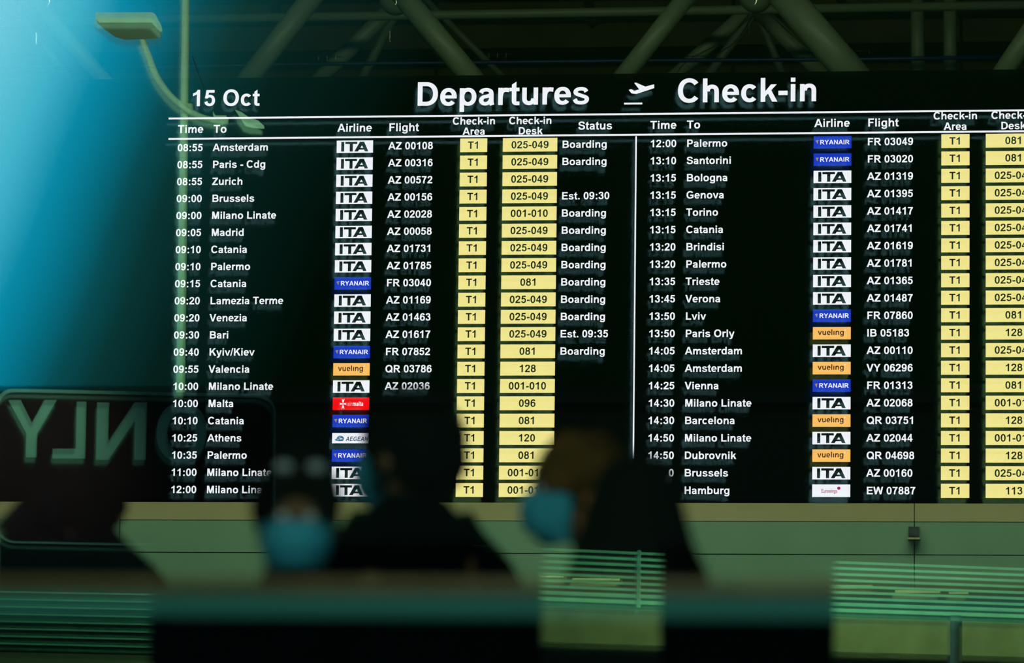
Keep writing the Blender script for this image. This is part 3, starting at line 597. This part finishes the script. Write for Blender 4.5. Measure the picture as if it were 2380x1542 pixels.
person('person in profile facing left with auburn brown hair and pale blue mask', stand(1426, 10.9), ztop(1320, 1022, 10.9)*.985, 90+22, COAT, 'short', True, bulk=.85, head_s=1.2, hy=.085, line=.5, skin=SKIN2, front=.088, hairm=mat('auburn_hair', (.085,.040,.008), .9, noise=.5, scale=12, bump=.4, spec=0))
person('person with long dark hair seen from behind, beside the masked profile', stand(1478, 10.0), ztop(1460, 1040, 10.0)*.985, 5, COAT, 'long', False, bulk=.95, head_s=1.0)
person('person with small dark head and sloping shoulders standing apart at the left', stand(108, 12.3), 1.82, 0, NAVYC, 'bun', False, bulk=1.5, head_s=.88, hx=.125, hz=-.10, drop=.07)

# ================================================================== OUTSIDE, SEEN ONLY AS REFLECTIONS IN THE GLASS
yL = 40.0
lp = R(434, 250, yL)
sl = thing('street_lamp', 'two-headed street lamp with a curved arm reflected in the glass over the date', 'street lamp', (lp.x, lp.y, 0))
b = nb(); top = R(432, -30, yL); tube(b, [(lp.x, lp.y, 0), (lp.x, lp.y, 3), (top.x, top.y, top.z)], [.05, .045, .034], 20); obj('pole', b, M['lamp'], sl, True)
b = nb(); tube(b, [R(x, y, yL-.1) for x, y in catmull([(330,92),(345,130),(365,180),(398,225),(440,258),(480,276),(530,282)], 6)], [.030]*37, 14); obj('arm', b, M['lamp'], sl, True)
b = nb(); tube(b, [R(434, 242, yL), R(434, 266, yL)], .058, 16); obj('collar', b, M['lamp'], sl, True)
def loft(bm, profs, mi_under=None):
    rings = [[bm.verts.new(p) for p in pr] for pr in profs]; n = len(rings[0])
    for a_, c_ in zip(rings, rings[1:]):
        for k in range(n): bm.faces.new((a_[k], a_[(k+1) % n], c_[(k+1) % n], c_[k]))
    bm.faces.new(rings[0][::-1]); bm.faces.new(rings[-1]); bmesh.ops.recalc_face_normals(bm, faces=bm.faces)
def pill(pts, y0, y1): return [[R(x, y, y0) for x, y in pts], [R(x, y, (y0+y1)/2) for x, y in pts], [R(x, y, y1) for x, y in pts]]
b = nb(); loft(b, pill([(221,30),(228,28),(352,28),(360,32),(375,60),(377,72),(372,74),(352,52),(230,52),(221,42)], yL-.15, yL+.15)); obj('head_cover', b, M['lamp'], sl)
b = nb(); loft(b, pill([(222,42),(230,50),(352,50),(373,73),(375,88),(345,90),(290,92),(268,86),(245,70),(226,54)], yL-.13, yL+.13)); obj('head_underside', b, M['lampd'], sl)
b = nb(); loft(b, pill([(545,254),(560,260),(578,272),(600,280),(613,292),(614,299),(585,297),(570,293)], yL-.12, yL+.12)); obj('head_cover', b, M['lamp'], sl)
b = nb(); loft(b, pill([(494,258),(500,268),(525,268),(530,276),(530,288),(512,290),(497,284)], yL-.1, yL+.1)); obj('head_underside', b, M['lamp'], sl)
b = nb(); tube(b, [R(446, 130, yL+1), R(474, 206, yL+1)], .006, 6); obj('stay_wire', b, M['cable'], sl)

# sign board: dark red, letters ONLY
yS = 30.0
def rounded(x0, y0, x1, y1, r, n=6):
    out = []
    for cx, cy, a0 in ((x1-r, y0+r, -90), (x1-r, y1-r, 0), (x0+r, y1-r, 90), (x0+r, y0+r, 180)):
        for k in range(n+1): a_ = math.radians(a0+90*k/n); out.append((cx+r*math.cos(a_), cy+r*math.sin(a_)))
    return out
sg = thing('road_sign', 'dark red sign with pale capitals reading ONLY, mirrored in the glass at the left', 'sign', tuple(R(200, 1250, yS)))
def shear(pts, x0=0, k=.022): return [(x, y + (x-x0)*k) for x, y in pts]
outer = shear(rounded(-12, 903, 640, 1262, 42)); inner = shear(rounded(-4, 911, 632, 1254, 36))
b = nb(); loft(b, [[R(x, y, yS) for x, y in outer], [R(x, y, yS+.06) for x, y in outer]]); obj('backplate', b, M['signl'], sg)
b = nb(); loft(b, [[R(x, y, yS-.01) for x, y in inner], [R(x, y, yS) for x, y in inner]]); obj('face', b, M['signp'], sg)
b = nb(); o_ = R(12, 1063, yS-.015); tot = R(122, 1063, yS-.015)
sem = (R(60, 931, yS).z-R(60, 1064, yS).z)/.716*1000/1000
xr = R(356+85, 1070, yS-.015)
def sletter(ch, pl, pr, pb):
    g = [p for poly in glyph(ch, 32) for p in poly]; gx0, gx1 = min(p[0] for p in g), max(p[0] for p in g)
    a_, c_ = R(pl, pb, yS-.015), R(pr, pb, yS-.015); k = (c_.x-a_.x)/(gx1-gx0)
    for j, poly in enumerate(glyph(ch, 32)):
        fr = [b.verts.new((c_.x-(px-gx0)*k, a_.y+.001+j*.00012, a_.z+py*sem/1000)) for px, py in poly]; bk = [b.verts.new((v.co.x, a_.y-.012, v.co.z)) for v in fr]
        m_ = len(fr); b.faces.new(fr); b.faces.new(bk[::-1])
        for i_ in range(m_): b.faces.new((fr[i_], fr[(i_+1) % m_], bk[(i_+1) % m_], bk[i_]))
sletter('Y', 15, 128, 1063); sletter('L', 121, 197, 1066); sletter('N', 222, 338, 1069); sletter('O', 362, 478, 1072)
obj('lettering', b, M['signl'], sg)
for px in (-8, 600):
    b = nb(); p = R(px, 1250, yS+.1); tube(b, [(p.x, p.y, 0), (p.x, p.y, p.z+.3)], .03, 12); obj('post', b, M['cab'], sg, True)

# footbridge parapet with level bars and a concrete edge beam
def bar_line(name, pts, z, w, h, m, parent):
    P = [RZ(x, y, z) for x, y in pts]; b = nb()
    for p, q_ in zip(P, P[1:]): beam(b, p, q_, w, h)
    return obj(name, b, m, parent)
ZT = 2.62
Ptop = [RZ(x, y, ZT) for x, y in ((1100, 1269), (1222, 1275), (1533, 1289), (1930, 1307), (2380, 1324), (2480, 1327))]
fb = thing('footbridge_railing', 'pale green level-barred railing on a concrete edge, reflected at lower right', 'railing', (Ptop[2].x, Ptop[2].y, 0))
step = (Ptop[2]-Vector((0, 2*YG, CAM.z))).length*14.2/FPX
for k in range(9):
    b = nb()
    th = .018 if k not in (7, 8) else .026
    for p, q_ in zip(Ptop, Ptop[1:]): beam(b, p-Vector((0, 0, step*k)), q_-Vector((0, 0, step*k)), .02, th)
    obj('bar', b, M['slat'], fb)
for px in (1484, 2620):
    b = nb(); p = RZ(px, 1275+(px-1222)*.042, ZT); box(b, (p.x-.011, p.y-.05, p.z-step*8.8), (p.x+.011, p.y-.012, p.z+.02)); obj('post', b, M['slat'], fb)
b = nb()
for p, q_ in zip(Ptop, Ptop[1:]): beam(b, p-Vector((0, 0, step*8.9+.14)), q_-Vector((0, 0, step*8.9+.14)), .25, .245)
eb = obj('edge_beam', b, M['conc'], fb)
b = nb(); p = RZ(2226, 1400, 2.0); q_ = R(2226, 1436, 31.4)
tube(b, [(q_.x, q_.y+.3, 0), (q_.x, q_.y+.3, q_.z)], .041, 16); obj('support', b, M['cab'], fb, True)
# deck things behind the bars: pale seats / strips
for k, (x0, x1, y0, y1) in enumerate(((1925, 2027, 1360, 1369), (2080, 2185, 1372, 1379), (2205, 2250, 1377, 1381), (1230, 1310, 1338, 1343), (1330, 1440, 1344, 1350))):
    a_, c_ = R(x0, y0, 38.5), R(x1, y1, 38.5); b = nb(); box(b, (a_.x, a_.y-.2, c_.z), (c_.x, a_.y, a_.z))
    tag(obj('bench_edge', b, M['conc']), ['pale strip behind the bars, widest one at lower right', 'pale strip behind the bars, middle one at lower right', 'short pale strip behind the bars at lower right', 'short pale strip behind the bars below the masked profile', 'longer pale strip behind the bars below the long-haired person'][k], 'bench')
# second railing, further left
fl_ = thing('ramp_railing', 'faint teal railing of level bars reflected at the lower left', 'railing', tuple(Vector((R(150, 1440, 34).x, R(150, 1440, 34).y, 0))))
for k in range(8):
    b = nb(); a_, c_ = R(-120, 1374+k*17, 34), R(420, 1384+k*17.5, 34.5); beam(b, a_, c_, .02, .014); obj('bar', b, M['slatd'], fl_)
for px in (-60, 400):
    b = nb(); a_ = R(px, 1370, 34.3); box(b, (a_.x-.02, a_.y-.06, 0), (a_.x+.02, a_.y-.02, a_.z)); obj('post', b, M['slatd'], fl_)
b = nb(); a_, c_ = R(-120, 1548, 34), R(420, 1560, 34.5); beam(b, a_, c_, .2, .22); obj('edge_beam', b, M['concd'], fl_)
# dark building beyond the forecourt: flat roofed block whose parapet shows above the sign
p, q_ = R(-900, 903, 62), R(3300, 903, 62)
fbld = thing('terminal_car_park', 'long dark flat-roofed building reflected behind the red sign', 'building', ((p.x+q_.x)/2, p.y, 0))
b = nb(); box(b, (p.x, p.y-10, 0), (q_.x, p.y, p.z-.25)); obj('wall', b, M['build'], fbld)
b = nb(); box(b, (p.x-.2, p.y-10, p.z-.25), (q_.x+.2, p.y+.25, p.z)); obj('roof_edge', b, M['build'], fbld)
# dark blocks added behind the camera to cut off the mirrored bars, out of focus
yC = 12.0
for k, (x0, x1, yt) in enumerate(((350, 1221, 1255), (1536, 1921, 1258))):
    a_, c_ = R(x0, yt, yC), R(x1, yt, yC)
    cbn = thing('service_cabinet', ['wide dark cabinet reflected as a blurred block at lower middle', 'narrow dark cabinet reflected as a blurred block at lower right of middle'][k], 'cabinet', ((a_.x+c_.x)/2, a_.y, 0))
    b = nb(); box(b, (a_.x, a_.y-.35, .06), (c_.x, a_.y, a_.z-.03)); obj('body', b, M['cab'], cbn)
    b = nb(); box(b, (a_.x-.01, a_.y-.37, a_.z-.03), (c_.x+.01, a_.y+.015, a_.z)); obj('top', b, M['cab'], cbn)
    b = nb(); box(b, (a_.x+.02, a_.y-.33, 0), (c_.x-.02, a_.y-.02, .06)); obj('plinth', b, M['cab'], cbn)
    n = 2 if k == 0 else 1
    for j in range(n):
        w = (c_.x-a_.x)/n; b = nb(); box(b, (a_.x+j*w+.02, a_.y, .10), (a_.x+(j+1)*w-.02, a_.y+.012, a_.z-.06)); obj('door', b, M['cab'], cbn)
